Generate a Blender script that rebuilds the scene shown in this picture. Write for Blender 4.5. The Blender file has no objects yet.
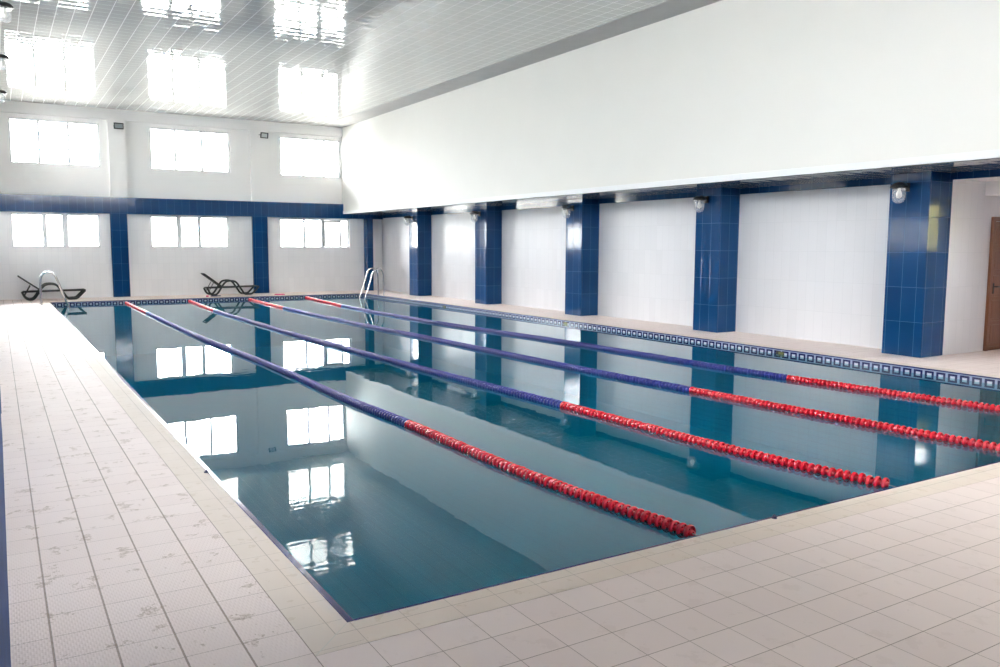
import bpy, bmesh, math, random
from mathutils import Vector, Matrix
random.seed(7)
S = bpy.context.scene
COL = S.collection
PI = math.pi

# ------------------------------------------------------------------ camera
CAMP = (-1.3245, -3.5433, 1.765)
YAW, PITCH, ROLL, FPX = 0.5472, -0.106, 0.0035, 824.3
f = Vector((math.sin(YAW)*math.cos(PITCH), math.cos(YAW)*math.cos(PITCH), math.sin(PITCH)))
r_ = Vector((math.cos(YAW), -math.sin(YAW), 0)); u_ = r_.cross(f)
rt = r_*math.cos(ROLL)+u_*math.sin(ROLL); up = -r_*math.sin(ROLL)+u_*math.cos(ROLL)
cam = bpy.data.cameras.new('camera'); co = bpy.data.objects.new('camera', cam); COL.objects.link(co)
co.matrix_world = Matrix(((rt.x, up.x, -f.x, CAMP[0]), (rt.y, up.y, -f.y, CAMP[1]), (rt.z, up.z, -f.z, CAMP[2]), (0, 0, 0, 1)))
cam.sensor_width = 36; cam.lens = FPX/1000*36; cam.clip_start = 0.01; cam.clip_end = 300
S.camera = co

# ------------------------------------------------------------------ colour management, world
S.view_settings.view_transform = 'Standard'; S.view_settings.look = 'None'
S.view_settings.gamma = 1; S.view_settings.use_curve_mapping = False
S.view_settings.exposure = 3.16
SKY = 9.0
w = bpy.data.worlds.new('sky'); S.world = w; w.use_nodes = True
nt = w.node_tree; nt.nodes.clear()
out = nt.nodes.new('ShaderNodeOutputWorld'); bg = nt.nodes.new('ShaderNodeBackground')
tc = nt.nodes.new('ShaderNodeTexCoord'); sep = nt.nodes.new('ShaderNodeSeparateXYZ')
ramp = nt.nodes.new('ShaderNodeValToRGB')
nt.links.new(tc.outputs['Generated'], sep.inputs[0]); nt.links.new(sep.outputs['Z'], ramp.inputs[0])
e = ramp.color_ramp.elements
e[0].position = 0.0; e[0].color = (0.42, 0.42, 0.40, 1)
e[1].position = 0.16; e[1].color = (0.98, 0.985, 1.0, 1)
nt.links.new(ramp.outputs[0], bg.inputs[0]); bg.inputs[1].default_value = SKY
nt.links.new(bg.outputs[0], out.inputs[0])
S.cycles.max_bounces = 12; S.cycles.diffuse_bounces = 7; S.cycles.glossy_bounces = 7
S.cycles.transparent_max_bounces = 16; S.cycles.transmission_bounces = 6
S.cycles.caustics_reflective = False; S.cycles.caustics_refractive = False
S.cycles.sample_clamp_indirect = 8
S.cycles.use_denoising = True
S.cycles.use_adaptive_sampling = False

# ------------------------------------------------------------------ room dimensions
W, L = 10.22, 25.0          # pool
H = 6.21                    # ceiling
SF = 2.96                   # soffit
XF = 10.165                 # overhang fascia
XC, XW = 11.255, 11.80      # pillar fronts, recessed wall on the right
XLU = -1.31                 # upper left wall
XL, XLW = -1.36, -1.95      # pillar fronts / recessed wall on the left
YF, YR = 26.91, 27.03       # far pilaster plane, far recess plane
YN = -5.6                   # wall behind the camera
WZ = -0.09                  # water level
YA = 4.14                   # alcove wall
WIN = []                    # portals

def portal(name, loc, rot, sx, sy):
    l = bpy.data.lights.new(name, 'AREA'); l.shape = 'RECTANGLE'; l.size = sx; l.size_y = sy
    l.cycles.is_portal = True
    o = bpy.data.objects.new(name, l); COL.objects.link(o); o.location = loc; o.rotation_euler = rot

LOWZ, UPZ = (1.665, 2.745), (4.32, 5.73)
SUPZ = (4.3, 5.8)      # unseen upper left windows, added and sized for the daylight they let in
SUP = [(-3.3, 1.95, 3.1), (0.7, 1.95, 3.1), (4.7, 1.95, 3.1), (8.95, 1.5, 4.3), (13.25, 1.4, 4.5), (17.55, 1.6, 4.5), (21.7, 2.0, 4.5), (25.3, 1.1, 4.5)]
GLZ, GLY = (1.665, 2.745), (24.6, 26.6)  # unseen low window at the far left, added to brighten the far wall
NHW = 1.95
NEZ = (5.05, 6.0)  # unseen high windows behind the viewer, added to light the hall
FAR_LOW = [(-.865, 1.675), (3.267, 5.867), (7.741, 10.44)]
FAR_UP = [(-.78, 1.79), (3.35, 5.985), (7.815, 10.13)]
SIDE_C = [8.95, 13.25, 17.55, 21.85]
NEAR_C = [0.7, 5.0]
for a, b in FAR_LOW: portal('daylight', ((a+b)/2, YR+.22, sum(LOWZ)/2), (-PI/2, 0, 0), b-a, 1.08)
for a, b in FAR_UP: portal('daylight', ((a+b)/2, YR+.22, sum(UPZ)/2), (-PI/2, 0, 0), b-a, 1.41)
for c in SIDE_C[:3]:
    portal('daylight', (XLW-.22, c, sum(LOWZ)/2), (0, -PI/2, 0), 1.08, 2.6)
for c, hw, zl in SUP: portal('daylight', (XLU-.32, c, (zl+SUPZ[1])/2), (0, -PI/2, 0), SUPZ[1]-zl, 2*hw)
portal('daylight', (XLW-.22, sum(GLY)/2, sum(GLZ)/2), (0, -PI/2, 0), 1.08, 2.0)
for c in NEAR_C:
    portal('daylight', (c, YN-.3, sum(NEZ)/2), (PI/2, 0, 0), 2*NHW, NEZ[1]-NEZ[0])
portal('daylight', (15.5, 1.15, sum(LOWZ)/2), (0, PI/2, 0), 1.08, 1.6)

# ------------------------------------------------------------------ material helpers
def lin(c):
    return tuple((x/255/12.92 if x/255 <= .04045 else ((x/255+.055)/1.055)**2.4) for x in c)+(1,)

class NT:
    def __init__(s, name):
        s.m = bpy.data.materials.new(name); s.m.use_nodes = True; s.t = s.m.node_tree
        s.b = s.t.nodes['Principled BSDF']; s.o = s.t.nodes['Material Output']
    def n(s, t, **k):
        x = s.t.nodes.new(t)
        for a, v in k.items(): setattr(x, a, v)
        return x
    def put(s, x, v):
        if isinstance(v, (int, float)): x.default_value = v
        elif isinstance(v, tuple): x.default_value = v
        else: s.t.links.new(v, x)
    def math(s, op, a, b=0.0, c=0.0, clamp=False):
        x = s.n('ShaderNodeMath', operation=op, use_clamp=clamp)
        s.put(x.inputs[0], a); s.put(x.inputs[1], b); s.put(x.inputs[2], c)
        return x.outputs[0]
    def mix(s, fac, a, b):
        x = s.n('ShaderNodeMix', data_type='RGBA')
        s.put(x.inputs[0], fac); s.put(x.inputs[6], a); s.put(x.inputs[7], b); return x.outputs[2]
    def mixf(s, fac, a, b):
        x = s.n('ShaderNodeMix', data_type='FLOAT')
        s.put(x.inputs[0], fac); s.put(x.inputs[2], a); s.put(x.inputs[3], b); return x.outputs[0]
    def noise(s, vec, scale, detail=2, rough=.5):
        x = s.n('ShaderNodeTexNoise'); s.put(x.inputs['Vector'], vec)
        x.inputs['Scale'].default_value = scale; x.inputs['Detail'].default_value = detail
        x.inputs['Roughness'].default_value = rough; return x.outputs['Fac']
    def pos(s):
        g = s.n('ShaderNodeNewGeometry'); p = s.n('ShaderNodeSeparateXYZ'); s.t.links.new(g.outputs['Position'], p.inputs[0])
        q = s.n('ShaderNodeSeparateXYZ'); s.t.links.new(g.outputs['True Normal'], q.inputs[0])
        return g.outputs['Position'], p.outputs, q.outputs
    def line(s, u, size, off, wd):
        """1 on joints, plus fraction and index of the tile"""
        t = s.math('DIVIDE', s.math('SUBTRACT', u, off), size)
        fr = s.math('FRACT', t); idx = s.math('FLOOR', t)
        d = s.math('MINIMUM', fr, s.math('SUBTRACT', 1.0, fr))
        mk = s.math('LESS_THAN', d, wd/2/size)
        return mk, fr, idx
    def rnd(s, a, b):
        c = s.n('ShaderNodeCombineXYZ'); s.put(c.inputs[0], a); s.put(c.inputs[1], b)
        x = s.n('ShaderNodeTexWhiteNoise'); x.noise_dimensions = '2D'; s.t.links.new(c.outputs[0], x.inputs['Vector'])
        return x.outputs['Value']
    def bump(s, h, dist, strength=1.0):
        x = s.n('ShaderNodeBump'); s.put(x.inputs['Height'], h)
        x.inputs['Distance'].default_value = dist; x.inputs['Strength'].default_value = strength
        s.t.links.new(x.outputs[0], s.b.inputs['Normal'])
    def set(s, col=None, rough=None, spec=None, metal=None, coat=None):
        if col is not None: s.put(s.b.inputs['Base Color'], col)
        if rough is not None: s.put(s.b.inputs['Roughness'], rough)
        if spec is not None: s.b.inputs['Specular IOR Level'].default_value = spec
        if metal is not None: s.put(s.b.inputs['Metallic'], metal)
        if coat is not None: s.b.inputs['Coat Weight'].default_value = coat
        return s.m

def plain(name, rgb, rough=.5, metal=0, spec=.5, var=.04, scale=9):
    k = NT(name); P, p, q = k.pos()
    n = k.noise(P, scale, 3)
    c = lin(rgb); d = tuple(x*(1-var*2) for x in c[:3])+(1,)
    return k.set(k.mix(n, d, c), rough, spec, metal)

def tiles(name, rgb, grout, su, sv, ou=0, ov=0, gw=.004, rough=.12, var=.1, spec=.5, wav=.0006, curve=.25):
    """glazed tiles on vertical faces; u runs along the face, v is height"""
    k = NT(name); P, p, q = k.pos()
    ax = k.math('GREATER_THAN', k.math('ABSOLUTE', q[0]), .5)
    u = k.mixf(ax, p[0], p[1])
    mu, fu, iu = k.line(u, su, ou, gw); mv, fv, iv = k.line(p[2], sv, ov, gw)
    j = k.math('MAXIMUM', mu, mv)
    r = k.rnd(iu, iv)
    c = lin(rgb); lo = tuple(x*(1-var) for x in c[:3])+(1,); hi = tuple(min(1, x*(1+var)) for x in c[:3])+(1,)
    cc = k.mix(r, lo, hi)
    nz = k.noise(P, 5, 3)
    cc = k.mix(k.math('MULTIPLY', nz, var), cc, tuple(x*.6 for x in c[:3])+(1,))
    cc = k.mix(j, cc, lin(grout))
    rr = k.mixf(j, rough, .7)
    # slight curvature of each glazed tile
    h = k.math('ADD', k.math('MULTIPLY', k.math('POWER', k.math('SUBTRACT', fu, .5), 2.0), su*su*curve), k.math('MULTIPLY', k.noise(P, 3, 1), wav*30))
    h = k.math('SUBTRACT', h, k.math('MULTIPLY', j, .01))
    k.bump(h, .06)
    return k.set(cc, rr, spec)

M = {}
M['blue'] = tiles('blue_tile', (12, 62, 110), (58, 104, 150), .25, .56, ou=.03, ov=0, gw=.006, rough=.09, spec=.3)
M['bluematte'] = tiles('blue_matte_tile', (16, 62, 124), (50, 100, 150), .25, .56, gw=.006, rough=.65, spec=.25)
M['white'] = tiles('white_tile', (219, 218, 221), (204, 204, 207), .2, .56, ou=.02, ov=0, gw=.004, rough=.30, var=.02, wav=.0004, spec=.25)
M['white_far'] = tiles('white_tile_lightened', (238, 237, 237), (222, 222, 224), .2, .56, ou=.02, ov=0, gw=.004, rough=.3, var=.02, wav=.0004)  # same white tile, colour lifted to brighten the far wall
M['plaster'] = plain('white_plaster', (243, 241, 239), .75, 0, .25, .02, 1.2)
M['rplaster'] = plain('white_plaster_darkened', (226, 224, 219), .75, 0, .25, .02, 1.2)  # same plaster, colour lowered to tone down the light on the right wall
M['lip'] = plain('white_gloss_paint', (231, 231, 232), .6, 0, .3, .02, 1.2)
M['frame'] = plain('white_window_plastic', (232, 233, 235), .35)
M['steel'] = plain('stainless_steel', (205, 205, 205), .18, 1)
M['black'] = plain('black_metal', (26, 25, 26), .4)
M['resin'] = plain('dark_green_resin', (38, 42, 40), .45)
M['sling'] = plain('black_sling_mesh', (30, 33, 33), .7)
M['pink'] = plain('pink_foam', (222, 60, 130), .6)
M['navyfoam'] = plain('navy_foam', (38, 44, 84), .6)
M['navy'] = plain('navy_glaze', (34, 44, 112), .15)
M['red'] = plain('red_plastic', (218, 24, 46), .16, 0, .5, .05)
M['bluep'] = plain('blue_plastic', (32, 46, 140), .32, 0, .5, .05)
for q_ in ('red',): M[q_].node_tree.nodes['Principled BSDF'].inputs['Coat Weight'].default_value = .7
M['cable'] = plain('grey_cable', (150, 152, 155), .4)
M['bulb'] = plain('frosted_bulb', (238, 236, 230), .4)
M['olive'] = plain('olive_enamel', (96, 104, 52), .4)
M['hedge'] = plain('hedge_leaves', (150, 144, 90), .8, 0, .3, .3, 6)
M['outer'] = plain('blocker_wall_grey', (158, 158, 158), .8)
M['slab'] = plain('grey_render', (150, 150, 150), .8)

def glass(name, tint=(1, 1, 1, 1), ior=1.45):
    k = NT(name); k.t.nodes.remove(k.b)
    fr = k.n('ShaderNodeFresnel'); fr.inputs[0].default_value = ior
    tr = k.n('ShaderNodeBsdfTransparent'); tr.inputs[0].default_value = tint
    gl = k.n('ShaderNodeBsdfGlossy'); gl.inputs['Roughness'].default_value = .02
    mx = k.n('ShaderNodeMixShader')
    k.t.links.new(fr.outputs[0], mx.inputs[0]); k.t.links.new(tr.outputs[0], mx.inputs[1]); k.t.links.new(gl.outputs[0], mx.inputs[2])
    k.t.links.new(mx.outputs[0], k.o.inputs[0]); return k.m
M['pane'] = glass('window_glass', (.97, .98, .98, 1))
M['lampglass'] = glass('clear_lamp_glass', (.86, .88, .9, 1), 1.6)
def jar():
    k = NT('misty_lamp_glass')
    k.set((.9, .91, .93, 1), .08, .6); k.b.inputs['Alpha'].default_value = .28
    return k.m
M['jar'] = jar()
def frosted():
    k = NT('frosted_glass'); k.t.nodes.remove(k.b)
    tr = k.n('ShaderNodeBsdfTransparent'); tr.inputs[0].default_value = (.5, .52, .52, 1)
    df = k.n('ShaderNodeBsdfTranslucent'); df.inputs[0].default_value = (.55, .56, .56, 1)
    mx = k.n('ShaderNodeMixShader'); mx.inputs[0].default_value = .9
    k.t.links.new(tr.outputs[0], mx.inputs[1]); k.t.links.new(df.outputs[0], mx.inputs[2])
    k.t.links.new(mx.outputs[0], k.o.inputs[0]); return k.m
M['frosted'] = frosted()

def water():
    k = NT('pool_water'); k.t.nodes.remove(k.b)
    P, p, q = k.pos()
    n1 = k.noise(P, .9, 2, .4); n2 = k.noise(P, 5.0, 2, .5)
    # a patch of small ripples where the nearest lane rope was stirred
    dx = k.math('SUBTRACT', p[0], 2.1); dy = k.math('MULTIPLY', k.math('SUBTRACT', p[1], 9.0), .45)
    rr = k.math('ADD', k.math('POWER', dx, 2.0), k.math('POWER', dy, 2.0))
    patch = k.math('MAXIMUM', k.math('SUBTRACT', 1.0, rr), 0.0)
    h = k.math('ADD', k.math('MULTIPLY', n1, .0016), k.math('MULTIPLY', n2, k.math('ADD', .00018, k.math('MULTIPLY', patch, .0009))))
    b = k.n('ShaderNodeBump'); k.put(b.inputs['Height'], h); b.inputs['Distance'].default_value = 1.0
    fr = k.n('ShaderNodeFresnel'); fr.inputs[0].default_value = 1.36
    gl = k.n('ShaderNodeBsdfGlossy'); gl.inputs['Roughness'].default_value = 0.0; gl.inputs['Color'].default_value = (.93, .97, .98, 1)
    tr = k.n('ShaderNodeBsdfTransparent'); tr.inputs[0].default_value = (.08, .76, .90, 1)
    df = k.n('ShaderNodeBsdfDiffuse'); df.inputs[0].default_value = (.0, .17, .28, 1)
    tb = k.n('ShaderNodeMixShader'); tb.inputs[0].default_value = .35      # suspended haze in the water
    k.t.links.new(tr.outputs[0], tb.inputs[1]); k.t.links.new(df.outputs[0], tb.inputs[2])
    mx = k.n('ShaderNodeMixShader')
    for x in (gl,): k.t.links.new(b.outputs[0], x.inputs['Normal'])
    k.t.links.new(b.outputs[0], fr.inputs['Normal'])
    k.t.links.new(fr.outputs[0], mx.inputs[0]); k.t.links.new(tb.outputs[0], mx.inputs[1]); k.t.links.new(gl.outputs[0], mx.inputs[2])
    k.t.links.new(mx.outputs[0], k.o.inputs[0]); return k.m
M['water'] = water()

def frieze():
    k = NT('pool_frieze_and_basin_tiles'); P, p, q = k.pos()
    ax = k.math('GREATER_THAN', k.math('ABSOLUTE', q[0]), .5)
    u = k.mixf(ax, p[0], p[1]); z = p[2]
    fr = k.math('FRACT', k.math('DIVIDE', k.math('SUBTRACT', u, .005), .172))
    du = k.math('MULTIPLY', k.math('ABSOLUTE', k.math('SUBTRACT', fr, .5)), .172)
    dz = k.math('ABSOLUTE', k.math('ADD', z, .09))
    d = k.math('MAXIMUM', du, k.math('MULTIPLY', dz, 1.15))
    ring = k.math('MULTIPLY', k.math('LESS_THAN', d, .068), k.math('GREATER_THAN', d, .035))
    inner = k.math('LESS_THAN', d, .035)
    slot = k.math('MULTIPLY', k.math('LESS_THAN', du, .026), k.math('MULTIPLY', k.math('LESS_THAN', dz, .016), inner))
    edge = k.math('GREATER_THAN', dz, .078)
    c = k.mix(inner, lin((158, 174, 206)), lin((182, 194, 216)))
    c = k.mix(slot, c, lin((206, 212, 224)))
    c = k.mix(k.math('MAXIMUM', ring, edge), c, lin((18, 28, 84)))
    mu, fu, iu = k.line(u, .2, 0, .006); mv, fv, iv = k.line(z, .1, .02, .006)
    base = k.mix(k.math('MAXIMUM', mu, mv), lin((96, 206, 226)), lin((70, 170, 195)))
    c = k.mix(k.math('LESS_THAN', z, -.18), c, base)
    return k.set(c, .15, .5)
M['frieze'] = frieze()

def floor_mat():
    k = NT('deck_tiles'); P, p, q = k.pos()
    x, y = p[0], p[1]
    left = k.math('LESS_THAN', x, -.235)
    # left strip of textured tiles
    a1, fa, ia = k.line(x, .2415, -.235, .009); a2, fb, ib = k.line(y, .2487, .045, .003)
    b1, fc, ic = k.line(x, .2485, .0085, .0032); b2, fd, id_ = k.line(y, .2435, -.235, .0042)
    jl = k.math('MAXIMUM', a1, a2); jn = k.math('MAXIMUM', b1, b2)
    j = k.mixf(left, jn, jl)
    r = k.rnd(k.mixf(left, ic, ia), k.mixf(left, id_, ib))
    n1 = k.noise(P, 1.3, 4, .6); n2 = k.noise(P, 14, 4, .6)
    c = k.mix(r, lin((243, 226, 219)), lin((247, 231, 224)))
    c = k.mix(k.math('MULTIPLY', n1, .35), c, lin((228, 212, 204)))
    # brown worn patches, mostly on the textured tiles
    wear = k.math('MULTIPLY', k.math('GREATER_THAN', k.noise(P, 5.5, 5, .7), .60), k.mixf(left, .08, k.math('ADD', .22, k.math('MULTIPLY', k.math('GREATER_THAN', k.noise(P, 55, 2), .5), .35))))
    c = k.mix(wear, c, lin((172, 146, 122)))
    c = k.mix(k.math('MULTIPLY', j, .8), c, k.mix(n2, lin((112, 86, 68)), lin((176, 152, 132))))
    # raised studs of the left tiles, sandy grain elsewhere
    row = k.math('FLOOR', k.math('DIVIDE', y, .031))
    w1 = k.math('SINE', k.math('MULTIPLY', k.math('ADD', x, k.math('MULTIPLY', row, .011)), 2*PI/.022))
    w2 = k.math('SINE', k.math('MULTIPLY', y, 2*PI/.031))
    stud = k.math('MULTIPLY', k.math('MULTIPLY', k.math('MAXIMUM', w1, 0.0), k.math('ABSOLUTE', w2)), .0016)
    grain = k.math('MULTIPLY', k.noise(P, 160, 2), .0009)
    h = k.mixf(left, grain, k.math('ADD', stud, k.math('MULTIPLY', grain, .4)))
    h = k.math('ADD', h, k.math('MULTIPLY', r, .0005))
    h = k.math('SUBTRACT', h, k.math('MULTIPLY', j, .002))
    k.bump(h, 1.0, .8)
    rr = k.math('ADD', k.mixf(left, .46, .54), k.math('MULTIPLY', n1, .12))
    return k.set(c, rr, .3)
M['deck'] = floor_mat()

def coping_mat():
    k = NT('coping_stone'); P, p, q = k.pos()
    x, y = p[0], p[1]
    ex = k.math('MINIMUM', k.math('ABSOLUTE', x), k.math('ABSOLUTE', k.math('SUBTRACT', x, W)))
    inx = k.math('MULTIPLY', k.math('GREATER_THAN', x, 0.0), k.math('LESS_THAN', x, W))
    ey = k.math('MINIMUM', k.math('ABSOLUTE', y), k.math('ABSOLUTE', k.math('SUBTRACT', y, L)))
    iny = k.math('MULTIPLY', k.math('GREATER_THAN', y, 0.0), k.math('LESS_THAN', y, L))
    dist = k.math('MAXIMUM', k.math('MULTIPLY', ex, k.math('SUBTRACT', 1.0, inx)), k.math('MULTIPLY', ey, k.math('SUBTRACT', 1.0, iny)))
    jj = k.math('LESS_THAN', k.math('ABSOLUTE', k.math('SUBTRACT', dist, .092)), .0022)
    ux, _, ixx = k.line(x, .2485, .0085, .003); uy, _, iyy = k.line(y, .2487, .045, .003)
    cross = k.mixf(inx, uy, ux)
    mit = k.math('MULTIPLY', k.math('MULTIPLY', k.math('SUBTRACT', 1.0, inx), k.math('SUBTRACT', 1.0, iny)), k.math('LESS_THAN', k.math('ABSOLUTE', k.math('SUBTRACT', ex, ey)), .004))
    n1 = k.noise(P, 2.2, 5, .6); n2 = k.noise(P, 10, 4, .6)
    c = k.mix(n1, lin((240, 226, 215)), lin((228, 213, 197)))
    c = k.mix(k.math('MULTIPLY', k.math('GREATER_THAN', n2, .62), .25), c, lin((196, 174, 146)))
    c = k.mix(k.math('MULTIPLY', k.math('MAXIMUM', jj, cross), .55), c, lin((150, 132, 112)))
    c = k.mix(mit, c, lin((222, 214, 202)))
    k.bump(k.math('MULTIPLY', n2, .0006), 1.0)
    return k.set(c, .62, .22)
M['coping'] = coping_mat()

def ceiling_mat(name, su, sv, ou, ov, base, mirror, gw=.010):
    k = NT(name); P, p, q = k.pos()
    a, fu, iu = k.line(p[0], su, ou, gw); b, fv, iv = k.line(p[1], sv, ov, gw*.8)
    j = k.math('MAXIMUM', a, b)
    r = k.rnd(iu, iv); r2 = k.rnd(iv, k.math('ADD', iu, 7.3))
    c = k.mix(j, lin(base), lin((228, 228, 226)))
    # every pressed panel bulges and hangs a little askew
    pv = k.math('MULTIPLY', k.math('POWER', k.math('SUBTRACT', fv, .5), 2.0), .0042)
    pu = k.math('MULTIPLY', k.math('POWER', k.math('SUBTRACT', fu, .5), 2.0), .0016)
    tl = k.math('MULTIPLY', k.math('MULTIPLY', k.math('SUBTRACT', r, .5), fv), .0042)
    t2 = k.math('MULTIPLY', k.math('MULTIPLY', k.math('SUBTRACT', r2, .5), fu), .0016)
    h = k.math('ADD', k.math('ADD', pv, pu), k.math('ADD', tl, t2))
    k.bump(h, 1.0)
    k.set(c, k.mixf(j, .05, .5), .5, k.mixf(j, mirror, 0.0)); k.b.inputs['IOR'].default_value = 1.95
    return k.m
M['ceiling'] = ceiling_mat('glossy_ceiling_panels', .30, .285, 1.405, 14.77, (208, 207, 201), .08)
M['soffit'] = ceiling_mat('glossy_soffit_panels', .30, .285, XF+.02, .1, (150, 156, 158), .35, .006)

def matte_strip():
    k = NT('matte_ceiling_border'); P, p, q = k.pos()
    n = k.noise(P, 3, 4)
    return k.set(k.mix(n, lin((172, 170, 168)), lin((190, 188, 186))), .6, .3)
M['border'] = matte_strip()

def wood():
    k = NT('varnished_wood'); P, p, q = k.pos()
    mp = k.n('ShaderNodeMapping'); k.put(mp.inputs[0], P); mp.inputs['Scale'].default_value = (14, 14, 1.2)
    n = k.noise(mp.outputs[0], 2.2, 5, .6)
    return k.set(k.mix(n, lin((100, 58, 38)), lin((146, 96, 68))), .32, .5)
M['wood'] = wood()

# ------------------------------------------------------------------ mesh helpers
def bm_(): return bmesh.new()
def box(bm, x0, x1, y0, y1, z0, z1, mi=0):
    v = [bm.verts.new(p) for p in ((x0, y0, z0), (x1, y0, z0), (x1, y1, z0), (x0, y1, z0), (x0, y0, z1), (x1, y0, z1), (x1, y1, z1), (x0, y1, z1))]
    for q in ((3, 2, 1, 0), (4, 5, 6, 7), (0, 1, 5, 4), (1, 2, 6, 5), (2, 3, 7, 6), (3, 0, 4, 7)):
        fc = bm.faces.new([v[i] for i in q]); fc.material_index = mi
    return v
def rbox(bm, c, s, rot=None, mi=0):
    v = box(bm, -s[0]/2, s[0]/2, -s[1]/2, s[1]/2, -s[2]/2, s[2]/2, mi)
    m = (rot or Matrix.Identity(4)).to_4x4()
    m = Matrix.Translation(c) @ m
    for q in v: q.co = m @ q.co
def tube(bm, pts, r, n=10, mi=0, cap=True, flat=1.0):
    pts = [Vector(p) for p in pts]; rings = []
    t0 = (pts[1]-pts[0]).normalized()
    a = Vector((0, 0, 1)) if abs(t0.z) < .9 else Vector((1, 0, 0))
    nrm = (a - t0*a.dot(t0)).normalized()
    for i, p in enumerate(pts):
        if i == 0: t = t0
        elif i == len(pts)-1: t = (pts[i]-pts[i-1]).normalized()
        else: t = ((pts[i]-pts[i-1]).normalized()+(pts[i+1]-pts[i]).normalized()).normalized()
        nrm = (nrm - t*nrm.dot(t)).normalized(); b = t.cross(nrm)
        rings.append([bm.verts.new(p+nrm*math.cos(2*PI*k/n)*r+b*math.sin(2*PI*k/n)*r*flat) for k in range(n)])
    for A, B in zip(rings, rings[1:]):
        for k in range(n):
            fc = bm.faces.new((A[k], A[(k+1) % n], B[(k+1) % n], B[k])); fc.smooth = True; fc.material_index = mi
    if cap:
        bm.faces.new(list(reversed(rings[0]))).material_index = mi; bm.faces.new(rings[-1]).material_index = mi
def lathe(bm, prof, n=24, c=(0, 0, 0), axis='Z', mi=0, closed=False, smooth=True):
    rings = []
    for r, h in prof:
        ring = []
        for k in range(n):
            a = 2*PI*k/n
            p = (r*math.cos(a), r*math.sin(a), h) if axis == 'Z' else (r*math.cos(a), h, r*math.sin(a)) if axis == 'Y' else (h, r*math.cos(a), r*math.sin(a))
            ring.append(bm.verts.new((p[0]+c[0], p[1]+c[1], p[2]+c[2])))
        rings.append(ring)
    prs = list(zip(rings, rings[1:]))
    if closed: prs.append((rings[-1], rings[0]))
    for A, B in prs:
        for k in range(n):
            fc = bm.faces.new((A[k], A[(k+1) % n], B[(k+1) % n], B[k])); fc.smooth = smooth; fc.material_index = mi
    if not closed:
        if prof[0][0] > 1e-6: bm.faces.new(rings[0]).material_index = mi
        if prof[-1][0] > 1e-6: bm.faces.new(rings[-1]).material_index = mi
def smooth_path(pts, n=6):
    pts = [Vector(p) for p in pts]; o = []
    P = [pts[0]*2-pts[1]]+pts+[pts[-1]*2-pts[-2]]
    for i in range(1, len(P)-2):
        for k in range(n):
            t = k/n; a, b, c, d = P[i-1], P[i], P[i+1], P[i+2]
            o.append(.5*((2*b)+(c-a)*t+(2*a-5*b+4*c-d)*t*t+(3*b-a-3*c+d)*t**3))
    o.append(pts[-1]); return o
def obj(name, bm, mats, parent=None, bevel=0, recalc=True):
    if recalc: bmesh.ops.recalc_face_normals(bm, faces=bm.faces)
    me = bpy.data.meshes.new(name); bm.to_mesh(me); bm.free()
    for m in (mats if isinstance(mats, (list, tuple)) else [mats]): me.materials.append(M[m] if isinstance(m, str) else m)
    o = bpy.data.objects.new(name, me); COL.objects.link(o)
    if parent: o.parent = parent
    if bevel:
        b = o.modifiers.new('bevel', 'BEVEL'); b.width = bevel; b.segments = 2; b.limit_method = 'ANGLE'
    return o
def empty(name, loc=(0, 0, 0), rz=0):
    o = bpy.data.objects.new(name, None); COL.objects.link(o); o.location = loc; o.rotation_euler = (0, 0, rz); o.empty_display_size = .1
    return o
def tag(o, label, cat, group=None, kind=None):
    o['label'] = label; o['category'] = cat
    if group: o['group'] = group
    if kind: o['kind'] = kind
    return o
def struct(o, label=None, cat=None):
    o['kind'] = 'structure'
    if label: o['label'] = label
    if cat: o['category'] = cat
    return o
def copy_tree(o, parent=None):
    c = o.copy(); COL.objects.link(c)
    if parent: c.parent = parent
    for ch in list(o.children): copy_tree(ch, c)
    return c
def cut_wall(bm, axis, p0, p1, a0, a1, z0, z1, holes, mi=0):
    """slab between p0,p1 on `axis`, spanning a0..a1 and z0..z1, with rectangular holes (a,b,zl,zh)"""
    A = sorted({a0, a1, *[h[0] for h in holes], *[h[1] for h in holes]}); Z = sorted({z0, z1, *[h[2] for h in holes], *[h[3] for h in holes]})
    A = [a for a in A if a0 <= a <= a1]; Z = [z for z in Z if z0 <= z <= z1]
    for i in range(len(A)-1):
        for k in range(len(Z)-1):
            ca, cz = (A[i]+A[i+1])/2, (Z[k]+Z[k+1])/2
            if any(h[0] < ca < h[1] and h[2] < cz < h[3] for h in holes): continue
            if axis == 'Y': box(bm, A[i], A[i+1], p0, p1, Z[k], Z[k+1], mi)
            else: box(bm, p0, p1, A[i], A[i+1], Z[k], Z[k+1], mi)

# ------------------------------------------------------------------ floor, basin, water
bm = bm_()
for x0, x1, y0, y1 in ((XLW-.3, -.235, YN-.2, YR+.3), (W+.235, 15.4, YN-.2, YR+.3), (-.235, W+.235, YN-.2, -.235), (-.235, W+.235, L+.235, YR+.3)):
    box(bm, x0, x1, y0, y1, -.3, 0)
struct(obj('floor', bm, 'deck'), 'pale beige tiled pool deck with worn textured tiles', 'floor')
bm = bm_()
for x0, x1, y0, y1 in ((-.235, 0, -.235, L+.235), (W, W+.235, -.235, L+.235), (0, W, -.235, 0), (0, W, L, L+.235)):
    box(bm, x0, x1, y0, y1, -.3, .001)
struct(obj('trim_1', bm, 'coping'), 'smooth cream stone coping around the pool', 'coping')
bm = bm_()   # glazed nosing that edges the coping
for x0, x1, y0, y1 in ((-.004, .032, -.004, L+.004), (W-.022, W+.004, -.004, L+.004), (.032, W-.022, -.004, .014), (.032, W-.022, L-.022, L+.004)):
    box(bm, x0, x1, y0, y1, -.014, .003)
struct(obj('trim_2', bm, 'navy', bevel=.004), 'thin navy glazed edging along the pool rim', 'edging')
bm = bm_()
T = .12; ZB = -1.75
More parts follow.
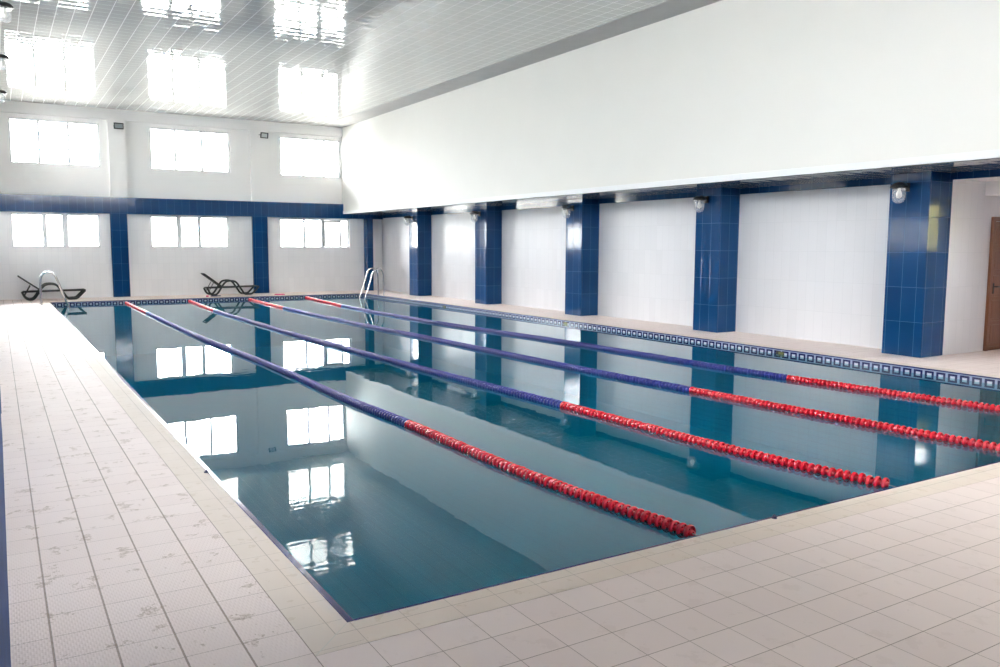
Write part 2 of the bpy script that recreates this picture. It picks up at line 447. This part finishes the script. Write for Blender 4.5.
for x0, x1, y0, y1 in ((-T, 0.002, -T, L+T), (W-.002, W+T, -T, L+T), (0.002, W-.002, -T, 0.002), (0.002, W-.002, L-.002, L+T)):
    box(bm, x0, x1, y0, y1, ZB-.1, -.006)
box(bm, 0, W, 0, L, ZB-.1, ZB)
struct(obj('pool_basin', bm, 'frieze'), 'sunken tiled pool basin with navy square frieze at the waterline', 'pool')
bm = bm_()
vs = [bm.verts.new(p) for p in ((.0021, .0021, WZ), (W-.0021, .0021, WZ), (W-.0021, L-.0021, WZ), (.0021, L-.0021, WZ))]; bm.faces.new(vs)
tag(obj('pool_water', bm, 'water', recalc=False), 'still teal pool water mirroring the windows and pillars', 'water', kind='stuff')

# ------------------------------------------------------------------ ceiling
bm = bm_(); box(bm, XLW-.3, 9.364, YN-.2, YR+.3, H, H+.2)
struct(obj('ceiling', bm, 'ceiling'), 'glossy white panelled ceiling reflecting the hall', 'ceiling')
bm = bm_(); box(bm, 9.364, XF+.3, YN-.2, YR+.3, H-.004, H+.2)
struct(obj('trim_3', bm, 'border'), 'matte grey border strip between the glossy ceiling and the right wall', 'ceiling border')

# ------------------------------------------------------------------ far wall
bm = bm_()
lowh = [(a, b, *LOWZ) for a, b in FAR_LOW]; uph = [(a, b, *UPZ) for a, b in FAR_UP]
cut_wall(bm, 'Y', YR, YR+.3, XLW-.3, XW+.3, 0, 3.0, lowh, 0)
cut_wall(bm, 'Y', YR, YR+.3, XLW-.3, XW+.3, 3.0, H, uph, 1)
cut_wall(bm, 'Y', YF, YR, XL, XF, 3.332, H, [(-1.2, 2.04, 3.332, 5.86), (2.56, 6.70, 3.332, 5.86), (7.36, XF, 3.332, 5.86)], 1)
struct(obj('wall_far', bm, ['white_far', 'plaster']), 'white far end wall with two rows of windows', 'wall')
bm = bm_()
box(bm, XLW, XF, YF-.004, YR+.002, 2.785, 3.332); box(bm, XF, XW, YF-.004, YR+.002, 2.785, SF)
struct(obj('trim_4', bm, 'blue'), 'blue tiled band running across the far wall', 'tile band')
def pillar(x0, x1, y0, y1, z1, label):
    b = bm_(); box(b, x0, x1, y0, y1, 0, z1)
    return struct(obj('pillar', b, 'blue', bevel=.004), label, 'pillar')
pillar(1.99, 2.515, YF-.002, YR+.002, 2.785, 'flat blue pilaster on the far wall between the two loungers')
pillar(6.69, 7.24, YF-.002, YR+.002, 2.785, 'flat blue pilaster on the far wall right of the second lounger')
pillar(11.03, 11.27, YF-.25, YR+.002, 2.785, 'narrow blue pillar in the far right corner behind the ladder')

# ------------------------------------------------------------------ right side
bm = bm_(); box(bm, XF, XW+.5, YN-.2, YR+.3, SF, H+.2)
struct(obj('wall_right', bm, 'rplaster'), 'smooth white upper right wall overhanging the pillars', 'wall')
bm = bm_(); box(bm, XF-.018, XF+.03, YN, YR, SF-.002, SF+.105)
struct(obj('trim_5', bm, 'lip', bevel=.004), 'white lip along the bottom edge of the overhanging wall', 'trim')
bm = bm_(); box(bm, XF+.03, XW, YN, YF-.004, SF-.012, SF)
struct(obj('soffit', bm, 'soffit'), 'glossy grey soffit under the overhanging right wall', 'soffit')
bm = bm_()
box(bm, XW, XW+.3, YA+.002, YR+.3, 0, SF, 0)
box(bm, XC+.61, 15.4, YA, YA+.25, 0, SF, 0)                       # wall that faces the alcove, beside the first pillar
cut_wall(bm, 'X', 15.2, 15.4, YN-.2, YA, 0, SF, [(0.35, 1.95, *LOWZ)], 0)
struct(obj('wall_right', bm, 'white'), 'white glazed tile wall in bays between the blue pillars', 'wall')
bm = bm_(); box(bm, XW-.012, XW, YA+.3, YF-.004, 2.83, SF-.012); box(bm, XW-.012, XW+.02, YN, YA, 2.84, SF-.012)
struct(obj('trim_6', bm, 'blue'), 'blue tiled band along the top of the right wall bays', 'tile band')
bm = bm_(); box(bm, XW-.01, 15.4, YN, YA, SF-.012, SF+.2); box(bm, XW+.02, 15.2, YN, YA, 2.86, SF-.012)
box(bm, 12.83, 15.2, YN, YA, 2.63, 2.86)
struct(obj('ceiling', bm, 'plaster'), 'low white ceiling of the door alcove at right', 'ceiling')
PY = [4.14, 8.54, 13.176, 17.912, 22.66]
plab = ['nearest and widest-looking blue tiled pillar, beside the wooden door', 'second blue tiled pillar from the wooden door', 'middle one of the five blue tiled pillars on the right',
        'fourth blue tiled pillar from the wooden door', 'blue tiled pillar on the right side nearest the corner ladder']
for y, lb in zip(PY, plab):
    pillar(XC, XC+.61, y, y+.686, SF-.012, lb)

# door
d = struct(empty('door_1', (13.06, YA, 0)), 'brown panelled wooden door at the right edge', 'door')
bm = bm_()
box(bm, 0, .075, -.05, 0.0, 0, 2.28); box(bm, .975, 1.05, -.05, 0, 0, 2.28); box(bm, .075, .975, -.05, 0, 2.205, 2.28)
obj('door_frame', bm, 'wood', d, bevel=.006)
bm = bm_(); box(bm, .08, .97, -.022, -.002, .005, 2.2)
for a, b in ((.11, .5), (.55, .94)):
    for z in (.1, .52, .94, 1.36, 1.78):
        box(bm, a+.02, b-.02, -.034, -.02, z+.03, z+.34)
for x0, x1 in ((.08, .12), (.505, .545), (.93, .97)): box(bm, x0, x1, -.036, -.02, .005, 2.2)
for z in (.005, .45, .87, 1.29, 1.71, 2.14): box(bm, .08, .97, -.036, -.02, z, z+.06)
leaf = obj('door_leaf', bm, 'wood', d, bevel=.004)
bm = bm_(); box(bm, .115, .15, -.045, -.036, .98, 1.16); tube(bm, [(.132, -.04, 1.1), (.132, -.085, 1.1), (.25, -.085, 1.1)], .011, 8)
obj('door_handle', bm, 'black', leaf)

# ------------------------------------------------------------------ left side
bm = bm_()
sh = [(c-1.3, c+1.3, *LOWZ) for c in SIDE_C[:3]]+[(20.9, 23.2, *LOWZ), (*GLY, *GLZ)]; su_ = [(c-hw, c+hw, zl, SUPZ[1]) for c, hw, zl in SUP]
cut_wall(bm, 'X', XLW-.3, XLW, 5.05, YR, 0, SF, sh, 0)
cut_wall(bm, 'X', XLU-.3, XLU, YN, YR, SF, H, su_, 1)
box(bm, XLW-.3, XLU-.3, YN, YR, SF, SF+.12, 1)
struct(obj('wall_left', bm, ['white', 'plaster']), 'white left wall with windows', 'wall')
bm = bm_(); box(bm, XLW-.3, XL, YN-.2, 5.05, 0, SF)
struct(obj('wall_left', bm, 'bluematte'), 'blue tiled wall section at the left edge beside the deck', 'wall')
for c in (6.75, 11.1, 15.4, 19.7, 23.55):
    pillar(XLW, XL, c-.34, c+.34, SF, 'blue pillar along the left wall')

# ------------------------------------------------------------------ near wall
bm = bm_()
cut_wall(bm, 'Y', YN-.3, YN, XLW-.3, 15.4, 0, 3.4, [], 0)  # lower part coloured blue to dim its reflection in the pillars
cut_wall(bm, 'Y', YN-.3, YN, XLW-.3, 15.4, 3.4, H, [(c-NHW, c+NHW, *NEZ) for c in NEAR_C], 1)
struct(obj('wall_near', bm, ['bluematte', 'plaster']), 'wall behind the viewer, blue tiled below and white plaster above', 'wall')

# ------------------------------------------------------------------ unseen outside: wall added to block skylight, hedge added for green mirrored in a pillar
bm = bm_(); box(bm, -7.0, -6.6, YN-6, 32, -.5, 3.4, 0); box(bm, -7.0, -6.6, YN-6, 32, 3.4, 9.6, 1)
struct(obj('skylight_blocker', bm, ['slab', 'outer']), 'added wall outside the left windows that blocks low sky', 'wall')
bm = bm_()
for k in range(24):
    y = -7+k*.5; box(bm, 18.4-random.random()*.5, 19.6, y, y+.5, -.5, 2.5+random.random()*.7)
struct(obj('hedge', bm, 'hedge'), 'yellow-green hedge outside the alcove window', 'hedge')
# ------------------------------------------------------------------ windows
wn = [0]
def window(axis, p, a0, a1, z0, z1, muls, label, fw=.045, inward=1, sash=None, panes=True):
    """frame set at depth p in the wall; muls = list of (a, width)"""
    wn[0] += 1
    r = struct(empty('window_%d' % wn[0]), label, 'window')
    def B(bm, aa, ab, pa, pb, za, zb):
        if axis == 'Y': box(bm, aa, ab, pa, pb, za, zb)
        else: box(bm, pa, pb, aa, ab, za, zb)
    bm = bm_(); q0, q1 = p, p+.06*inward
    if q0 > q1: q0, q1 = q1, q0
    B(bm, a0, a1, q0, q1, z0, z0+fw); B(bm, a0, a1, q0, q1, z1-fw, z1)
    B(bm, a0, a0+fw, q0, q1, z0+fw, z1-fw); B(bm, a1-fw, a1, q0, q1, z0+fw, z1-fw)
    for m, mw in muls: B(bm, m-mw/2, m+mw/2, q0, q1, z0+fw, z1-fw)
    obj('window_frame', bm, 'frame', r)
    edges = [a0+fw]+[v for m, mw in muls for v in (m-mw/2, m+mw/2)]+[a1-fw]
    for i in range(0, len(edges), 2):
        if sash and i//2 == sash: continue
        bm = bm_(); c = (q0+q1)/2
        B(bm, edges[i], edges[i+1], c-.003, c+.003, z0+fw, z1-fw)
        obj('window_pane', bm, 'pane', r)
    return r
FL = ['low window behind the first lounger, at the left of the far wall', 'low window above the second lounger on the far wall', 'low far window with its small sash hanging open, left of the corner ladder']
window('Y', YR+.09, *FAR_LOW[0], *LOWZ, [(.071, .13), (.665, .17)], FL[0])
window('Y', YR+.09, *FAR_LOW[1], *LOWZ, [(4.2, .16), (4.88, .12)], FL[1])
w3 = window('Y', YR+.09, *FAR_LOW[2], *LOWZ, [(8.68, .09), (9.4, .12)], FL[2])
UL = ['bright high window at the left of the far wall', 'bright high window in the middle of the far wall', 'bright high window in the right corner of the far wall']
for (a, b), mm, lb in zip(FAR_UP, ((.036, .887), (4.17, 5.05), (8.70, 9.5)), UL):
    window('Y', YR+.09, a, b, *UPZ, [(m, .075) for m in mm], lb, fw=.05)
for c in SIDE_C[:3]:
    window('X', XLW-.12, c-1.3, c+1.3, *LOWZ, [(c-.35, .06), (c+.35, .06)], 'added low window at the far end of the left wall', inward=-1)
window('X', XLW-.12, 20.9, 23.2, *LOWZ, [(21.7, .06), (22.4, .06)], 'added low window at the far end of the left wall', inward=-1)
window('X', XLW-.12, *GLY, *GLZ, [(25.8, .07)], 'added low window at the far end of the left wall', inward=-1)
for c, hw, zl in SUP:
    window('X', XLU-.12, c-hw, c+hw, zl, SUPZ[1], [(c-hw/3, .04), (c+hw/3, .04)], 'added high window on the left wall, out of view', inward=-1)
for c in NEAR_C:
    window('Y', YN-.12, c-NHW, c+NHW, *NEZ, [(c-.4, .04), (c+.4, .04)], 'added high window behind the viewer', inward=-1)
window('X', 15.32, 0.35, 1.95, *LOWZ, [(1.0, .06)], 'low window in the side wall of the alcove', inward=1)
# open sash of the third low window, hinged on the right-hand mullion and swung into the room
sw, hh = .66, LOWZ[1]-LOWZ[0]-.10
piv = empty('window_sash', (9.43, YR+.085, LOWZ[0]+.05)); piv.rotation_euler = (0, 0, -math.radians(24)); piv.parent = w3
bm = bm_()
box(bm, 0, sw, -.045, 0, 0, .055); box(bm, 0, sw, -.045, 0, hh-.055, hh); box(bm, 0, .055, -.045, 0, .055, hh-.055); box(bm, sw-.055, sw, -.045, 0, .055, hh-.055)
so = obj('sash_frame', bm, 'slab', piv)
bm = bm_(); box(bm, .055, sw-.055, -.026, -.02, .055, hh-.055); obj('sash_glass', bm, 'frosted', piv)
bm = bm_(); box(bm, sw-.001, sw+.012, -.05, .002, 0, hh); tube(bm, [(sw-.03, -.045, hh*.45), (sw-.03, -.09, hh*.45), (sw-.03, -.09, hh*.33)], .009, 6)
obj('sash_handle', bm, 'slab', piv)

# ------------------------------------------------------------------ lamps
def make_lamp(arm=.19):
    r = empty('bulkhead_lamp')
    # faces +Y in its own frame (the wall is at y = 0, the lamp hangs at y = .2)
    bm = bm_(); box(bm, -.06, .06, 0, .025, -.06, .08); tube(bm, smooth_path([(0, .02, .02), (0, .08, .06), (0, arm-.04, .075), (0, arm, .06)], 4), .018, 10)
    obj('wall_bracket', bm, 'black', r, bevel=.004)
    bm = bm_(); lathe(bm, [(0.0, .085), (.045, .082), (.10, .06), (.135, .02), (.142, -.005), (.125, -.008), (.10, -.012), (.0, -.012)], 28, (0, arm, 0))
    obj('lamp_cap', bm, 'black', r)
    bm = bm_(); lathe(bm, [(.096, -.012), (.1, -.06), (.1, -.16), (.092, -.2), (.07, -.232), (.035, -.25), (0, -.254)], 28, (0, arm, 0))
    lathe(bm, [(.103, -.02), (.106, -.03), (.103, -.04)], 28, (0, arm, 0))
    g = obj('lamp_glass', bm, 'jar', r)
    bm = bm_(); lathe(bm, [(.022, -.012), (.024, -.05), (.03, -.06), (.042, -.1), (.044, -.13), (.034, -.16), (0, -.175)], 18, (0, arm, 0))
    obj('bulb', bm, 'bulb', r)
    return r
L0 = make_lamp()
rl = ['glass jar lamp on the nearest blue pillar by the door', 'glass jar lamp on the second blue pillar from the door', 'glass jar lamp on the middle one of the five right pillars',
      'glass jar lamp on the fourth blue pillar from the door', 'glass jar lamp on the farthest free-standing right pillar']
for i, y in enumerate(PY):
    o = L0 if i == 0 else copy_tree(L0)
    o.location = (XC, y+.40, 2.715); o.rotation_euler = (0, 0, PI/2)
    tag(o, rl[i], 'lamp', 'black-capped glass jar lamps on the right pillars')
ll = ['nearest of three jar lamps high on the left wall under the ceiling', 'middle of three jar lamps high on the left wall under the ceiling', 'farthest of three jar lamps high on the left wall under the ceiling']
L1 = make_lamp(.33)
for i, (y, z) in enumerate(((13.3, 5.78), (17.85, 5.78), (22.7, 5.78))):
    o = L1 if i == 0 else copy_tree(L1); o.location = (XLU, y, z); o.rotation_euler = (0, 0, -PI/2)
    tag(o, ll[i], 'lamp', 'jar lamps high on the left wall')

def make_flood():
    r = empty('floodlight')
    bm = bm_(); w_, h_ = .30, .20
    box(bm, -w_/2, w_/2, -.16, -.13, -h_/2, -h_/2+.03); box(bm, -w_/2, w_/2, -.16, -.13, h_/2-.03, h_/2)
    box(bm, -w_/2, -w_/2+.03, -.16, -.13, -h_/2+.03, h_/2-.03); box(bm, w_/2-.03, w_/2, -.16, -.13, -h_/2+.03, h_/2-.03)
    obj('bezel', bm, 'black', r, bevel=.003)
    bm = bm_(); v = box(bm, -w_/2+.01, w_/2-.01, -.13, -.07, -h_/2+.01, h_/2-.01); 
    for q in v:
        if q.co.y > -.1: q.co.x *= .75; q.co.z *= .7
    obj('housing', bm, 'slab', r)
    bm = bm_(); box(bm, -w_/2+.03, w_/2-.03, -.15, -.145, -h_/2+.03, h_/2-.03); obj('lamp_glass', bm, 'pane', r)
    bm = bm_(); rbox(bm, (0, -.138, -.01), (.10, .01, .03)); box(bm, -w_/2+.03, w_/2-.03, -.134, -.13, -h_/2+.03, h_/2-.03); obj('reflector', bm, 'frame', r)
    bm = bm_(); tube(bm, [(-.155, -.10, 0), (-.155, -.02, 0), (0, -.012, 0), (.155, -.02, 0), (.155, -.10, 0)], .008, 6); box(bm, -.04, .04, -.02, 0, -.03, .03)
    obj('bracket', bm, 'black', r)
    return r
f1 = make_flood(); f1.location = (2.36, YF, 5.66); tag(f1, 'small square floodlight high on the left far pilaster, rust stain below', 'floodlight', 'floodlights on the far wall')
f2 = copy_tree(f1); f2.location = (7.13, YF, 5.72); f2.rotation_euler = (.18, 0, .25); tag(f2, 'small tilted floodlight high on the far wall right of the middle window', 'floodlight', 'floodlights on the far wall')

# ------------------------------------------------------------------ ladders
def make_ladder():
    """deck side at +x, pool side at -x, edge of the pool at x = 0"""
    r = empty('pool_ladder')
    for s in (-.25, .25):
        pts = [(.26, s, 0.0), (.26, s, .35), (.25, s, .70), (.21, s, .86), (.12, s, .945), (.0, s, .95), (-.10, s, .89), (-.17, s, .76), (-.27, s, .45), (-.42, s, 0.0), (-.45, s, -.15), (-.46, s, -1.1)]
        bm = bm_(); tube(bm, smooth_path(pts, 5), .0215, 12); lathe(bm, [(.0215, .012), (.05, .008), (.052, .001), (0, .001)], 16, (.26, s, 0))
        obj('handrail', bm, 'steel', r)
    for z in (-.28, -.55, -.82):
        bm = bm_(); rbox(bm, (-.455, 0, z), (.09, .47, .025)); obj('tread', bm, 'steel', r, bevel=.005)
    return r
ld = make_ladder(); ld.location = (W-.15, 23.75, 0); tag(ld, 'steel pool ladder in the far right corner, both rails in view', 'pool ladder', 'steel pool ladders')
l2 = copy_tree(ld); l2.location = (0, 24.15, 0); l2.rotation_euler = (0, 0, PI); tag(l2, 'steel pool ladder at the far left corner in front of a lounger', 'pool ladder', 'steel pool ladders')

# ------------------------------------------------------------------ sun loungers
def make_lounger():
    r = empty('sun_lounger'); hw = .30
    # side frames: a wavy moulded rail from the rear foot over the arm hump to the front foot
    prof = [(.10, .25), (.16, .12), (.24, .045), (.36, .035), (.45, .10), (.58, .30), (.70, .46), (.82, .505), (.98, .50), (1.10, .43), (1.24, .22), (1.36, .05), (1.50, .035), (1.62, .05), (1.72, .14), (1.86, .29)]
    for s in (-hw, hw):
        bm = bm_(); tube(bm, smooth_path([(a, s, b) for a, b in prof], 4), .033, 8, flat=.75)
        obj('side_frame', bm, 'resin', r)
    bm = bm_()
    for s in (-hw+.03, hw-.03): tube(bm, [(.12, s, .27), (1.86, s, .30)], .02, 8)
    tube(bm, [(1.86, -hw, .30), (1.86, hw, .30)], .022, 8); tube(bm, [(.11, -hw, .26), (.11, hw, .26)], .022, 8)
    for x in (.30, 1.43): tube(bm, [(x, -hw, .04), (x, hw, .04)], .018, 8)
    obj('seat_frame', bm, 'resin', r)
    bm = bm_()
    for k in range(24): box(bm, .64+k*.05, .64+k*.05+.042, -hw+.04, hw-.04, .272, .305)
    obj('seat', bm, 'sling', r)
    br = empty('backrest', (.62, 0, .30)); br.parent = r; br.rotation_euler = (0, math.radians(37.5), 0)
    bm = bm_()
    for s in (-hw+.03, hw-.03): tube(bm, [(0, s, 0), (-.76, s, 0)], .019, 8)
    tube(bm, [(-.76, -hw+.03, 0), (-.76, hw-.03, 0)], .019, 8)
    obj('backrest_frame', bm, 'resin', br)
    bm = bm_()
    for k in range(15): box(bm, -.05-k*.047, -.05-k*.047+.039, -hw+.04, hw-.04, -.006, .008)
    obj('backrest_slats', bm, 'sling', br)
    for s in (-hw+.07, hw-.07):
        bm = bm_(); tube(bm, [(.16, s, .16), (.33, s, .47)], .012, 6); obj('support_strut', bm, 'resin', r)
    return r
lo = make_lounger(); lo.location = (4.78, 26.42, 0)
tag(lo, 'dark slatted sun lounger standing left of the second far pilaster', 'sun lounger', 'dark sun loungers along the far wall')
l1 = copy_tree(lo); l1.location = (-.78, 26.46, 0)
tag(l1, 'dark slatted sun lounger behind the left ladder', 'sun lounger', 'dark sun loungers along the far wall')

# kickboards and small gear left on the far deck
def board(name, x, y, rz, m, sx=.36, sy=.22, t=.03):
    bm = bm_(); pts = []
    for k in range(24):
        a = 2*PI*k/24; px = math.copysign(abs(math.cos(a))**.55, math.cos(a))*sx/2; py = math.copysign(abs(math.sin(a))**.7, math.sin(a))*sy/2
        pts.append((px, py))
    lo_ = [bm.verts.new((a, b, 0)) for a, b in pts]; hi_ = [bm.verts.new((a, b, t)) for a, b in pts]
    bm.faces.new(list(reversed(lo_))); bm.faces.new(hi_)
    for k in range(24): bm.faces.new((lo_[k], lo_[(k+1) % 24], hi_[(k+1) % 24], hi_[k]))
    o = obj(name, bm, m, bevel=.008); o.location = (x, y, .001); o.rotation_euler = (0, 0, rz); return o
tag(board('kickboard', 7.24, 25.62, .1, 'pink'), 'bright pink kickboard lying flat on the far deck', 'kickboard')
tag(board('kickboard', 5.06, 25.75, -.1, 'navyfoam', .34, .2), 'dark navy kickboard lying in front of the second lounger', 'kickboard')
tag(board('pool_toy', 4.76, 25.62, 0, 'pink', .08, .08, .045), 'tiny pink float left beside the navy kickboard', 'toy')

# ------------------------------------------------------------------ lane ropes
def float_bm(bm, c=(0, 0, 0), ang=0, mi=0, n=16, spoke=6):
    R = .052; hw = .013
    # ribbed outer ring, open like a wheel
    lathe(bm, [(R-.014, -hw), (R-.006, -hw-.003), (R-.001, -hw*.6), (R, 0), (R-.001, hw*.6), (R-.006, hw+.003), (R-.014, hw)], n, c, 'Y', mi, closed=True)
    lathe(bm, [(.010, -.028), (.019, -.028), (.019, .028), (.010, .028)], 10, c, 'Y', mi, closed=True)
    for k in range(spoke):
        a = ang+2*PI*k/spoke; m = Matrix.Rotation(-a, 4, 'Y')
        v = box(bm, .017, R-.008, -.008, .008, -.003, .003, mi)
        for q in v: q.co = m @ q.co + Vector(c)
fb = bm_(); float_bm(fb, n=20); float_red = obj('float', fb, 'red')
fb = bm_(); float_bm(fb, n=20); float_blue = obj('float', fb, 'bluep')
ropes = [
    ([(24.97, 2.13), (20.7, 2.10), (16.5, 2.07), (12.8, 2.08), (9.7, 2.17), (7.96, 2.19), (5.6, 2.18), (4.2, 2.23), (2.2, 2.24), (1.0, 2.32), (.2, 2.42)], 0.2,
     'nearest lane rope, blue with a red end, leftmost in the pool'),
    ([(24.97, 4.04), (20, 3.84), (16.2, 3.84), (12.5, 3.87), (9.3, 3.98), (6.7, 4.07), (4.1, 4.2), (1.9, 4.28), (.9, 4.38), (.22, 4.52)], .22,
     'second lane rope from the left, red end stopping at the near edge'),
    ([(24.97, 5.98), (20.2, 5.82), (16.5, 5.84), (13.8, 5.87), (11.4, 5.96), (8.5, 6.02), (5.8, 6.1), (4.13, 6.22), (2, 6.35), (.2, 6.5)], .2,
     'third lane rope from the left, running out at the right edge'),
    ([(24.97, 7.98), (20.2, 7.62), (15.6, 7.58), (12.4, 7.7), (10.0, 7.9), (7.2, 8.0), (5.3, 8.04), (4.0, 8.14), (1.4, 8.4), (.2, 8.55)], 1.1,
     'fourth and farthest lane rope, closest to the square frieze'),
]
ZC = WZ+.014
for ri, (pts, y0, lb) in enumerate(ropes):
    r = empty('lane_rope', (pts[-1][1], pts[-1][0], ZC)); tag(r, lb, 'lane rope', 'red and blue lane ropes across the pool')
    org = Vector(r.location)
    path = smooth_path([(x, y, ZC) for y, x in reversed(pts)], 12)
    end0, end1 = Vector((pts[-1][1], .005, ZC)), Vector((pts[0][1], L-.004, ZC))
    bm = bm_(); tube(bm, [p-org for p in [end0]+path+[end1]], .0035, 6); obj('cable', bm, 'cable', r)
    # end fittings
    for q, nm in ((end0, 1), (end1, -1)):
        bm = bm_(); lathe(bm, [(.0, 0), (.014, .004), (.014, .03), (.007, .05), (.007, .12), (0, .125)], 10, (0, 0, 0), 'Y')
        for v in bm.verts: v.co = Vector((v.co.x, v.co.y*nm, v.co.z))+(q-org)
        obj('end_hook', bm, 'steel', r)
    # walk the path
    d = 0; pos_ = []; pitch = .0605; seg = 0; nxt = .03
    for A, B in zip(path, path[1:]):
        ln = (B-A).length
        while nxt <= d+ln:
            pos_.append((A+(B-A)*((nxt-d)/ln), math.atan2(-(B-A).x, (B-A).y))); nxt += pitch
        d += ln
    ind = 0; far = bm_()
    for p, th in pos_:
        if p.y > L-.12: continue
        isred = p.y < 4.15 or p.y > 20.4
        if p.y >= y0 and ind < 100:
            o = (float_red if isred else float_blue).copy(); COL.objects.link(o); o.parent = r
            jz = random.uniform(-.003, .003)
            o.location = p-org+Vector((0, 0, jz)); o.rotation_euler = (0, random.uniform(0, 1), th+random.uniform(-.03, .03)); ind += 1
            o['label'] = 'red float' if isred else 'blue float'
        else:
            nn = 12 if p.y < 14 else 9
            float_bm(far, tuple(p-org), random.uniform(0, 1), 0 if isred else 1, nn, 4 if p.y < 14 else 0)
    ff = obj('far_floats', far, ['red', 'bluep'], r); ff['kind'] = 'stuff'
bpy.data.objects.remove(float_red); bpy.data.objects.remove(float_blue)

# ------------------------------------------------------------------ rim fittings and markers
def marker(y, lb):
    r = empty('depth_marker', (W-.002, y, WZ+.02))
    bm = bm_(); box(bm, -.007, 0, -.09, .09, -.03, .03); obj('plate', bm, 'black', r, bevel=.002)
    bm = bm_(); box(bm, -.009, -.006, -.075, .03, -.02, .02); obj('face', bm, 'olive', r)
    tag(r, lb, 'marker', 'dark plates set in the pool frieze')
marker(6.05, 'dark olive plate in the frieze nearest the viewer')
marker(12.4, 'dark olive plate in the frieze before the middle pillar')
marker(18.65, 'dark olive plate in the frieze toward the far pillars')
def anchor(x, y, rz, lb):
    r = empty('rope_anchor', (x, y, .001), rz)
    bm = bm_(); lathe(bm, [(.0, .010), (.016, .008), (.019, 0), (0, 0)], 16); tube(bm, [(-.011, 0, .006), (-.010, 0, .018), (0, 0, .023), (.010, 0, .018), (.011, 0, .006)], .004, 6)
    obj('eyelet', bm, 'navyfoam', r); tag(r, lb, 'rope anchor', 'small dark anchors on the pool rim')
anchor(2.93, -.012, 0, 'small dark rim anchor right of the nearest rope end')
anchor(6.2, -.012, 0, 'small dark rim anchor at the right end of the near edge')
anchor(-.012, 3.0, PI/2, 'small dark rim anchor on the left pool edge')
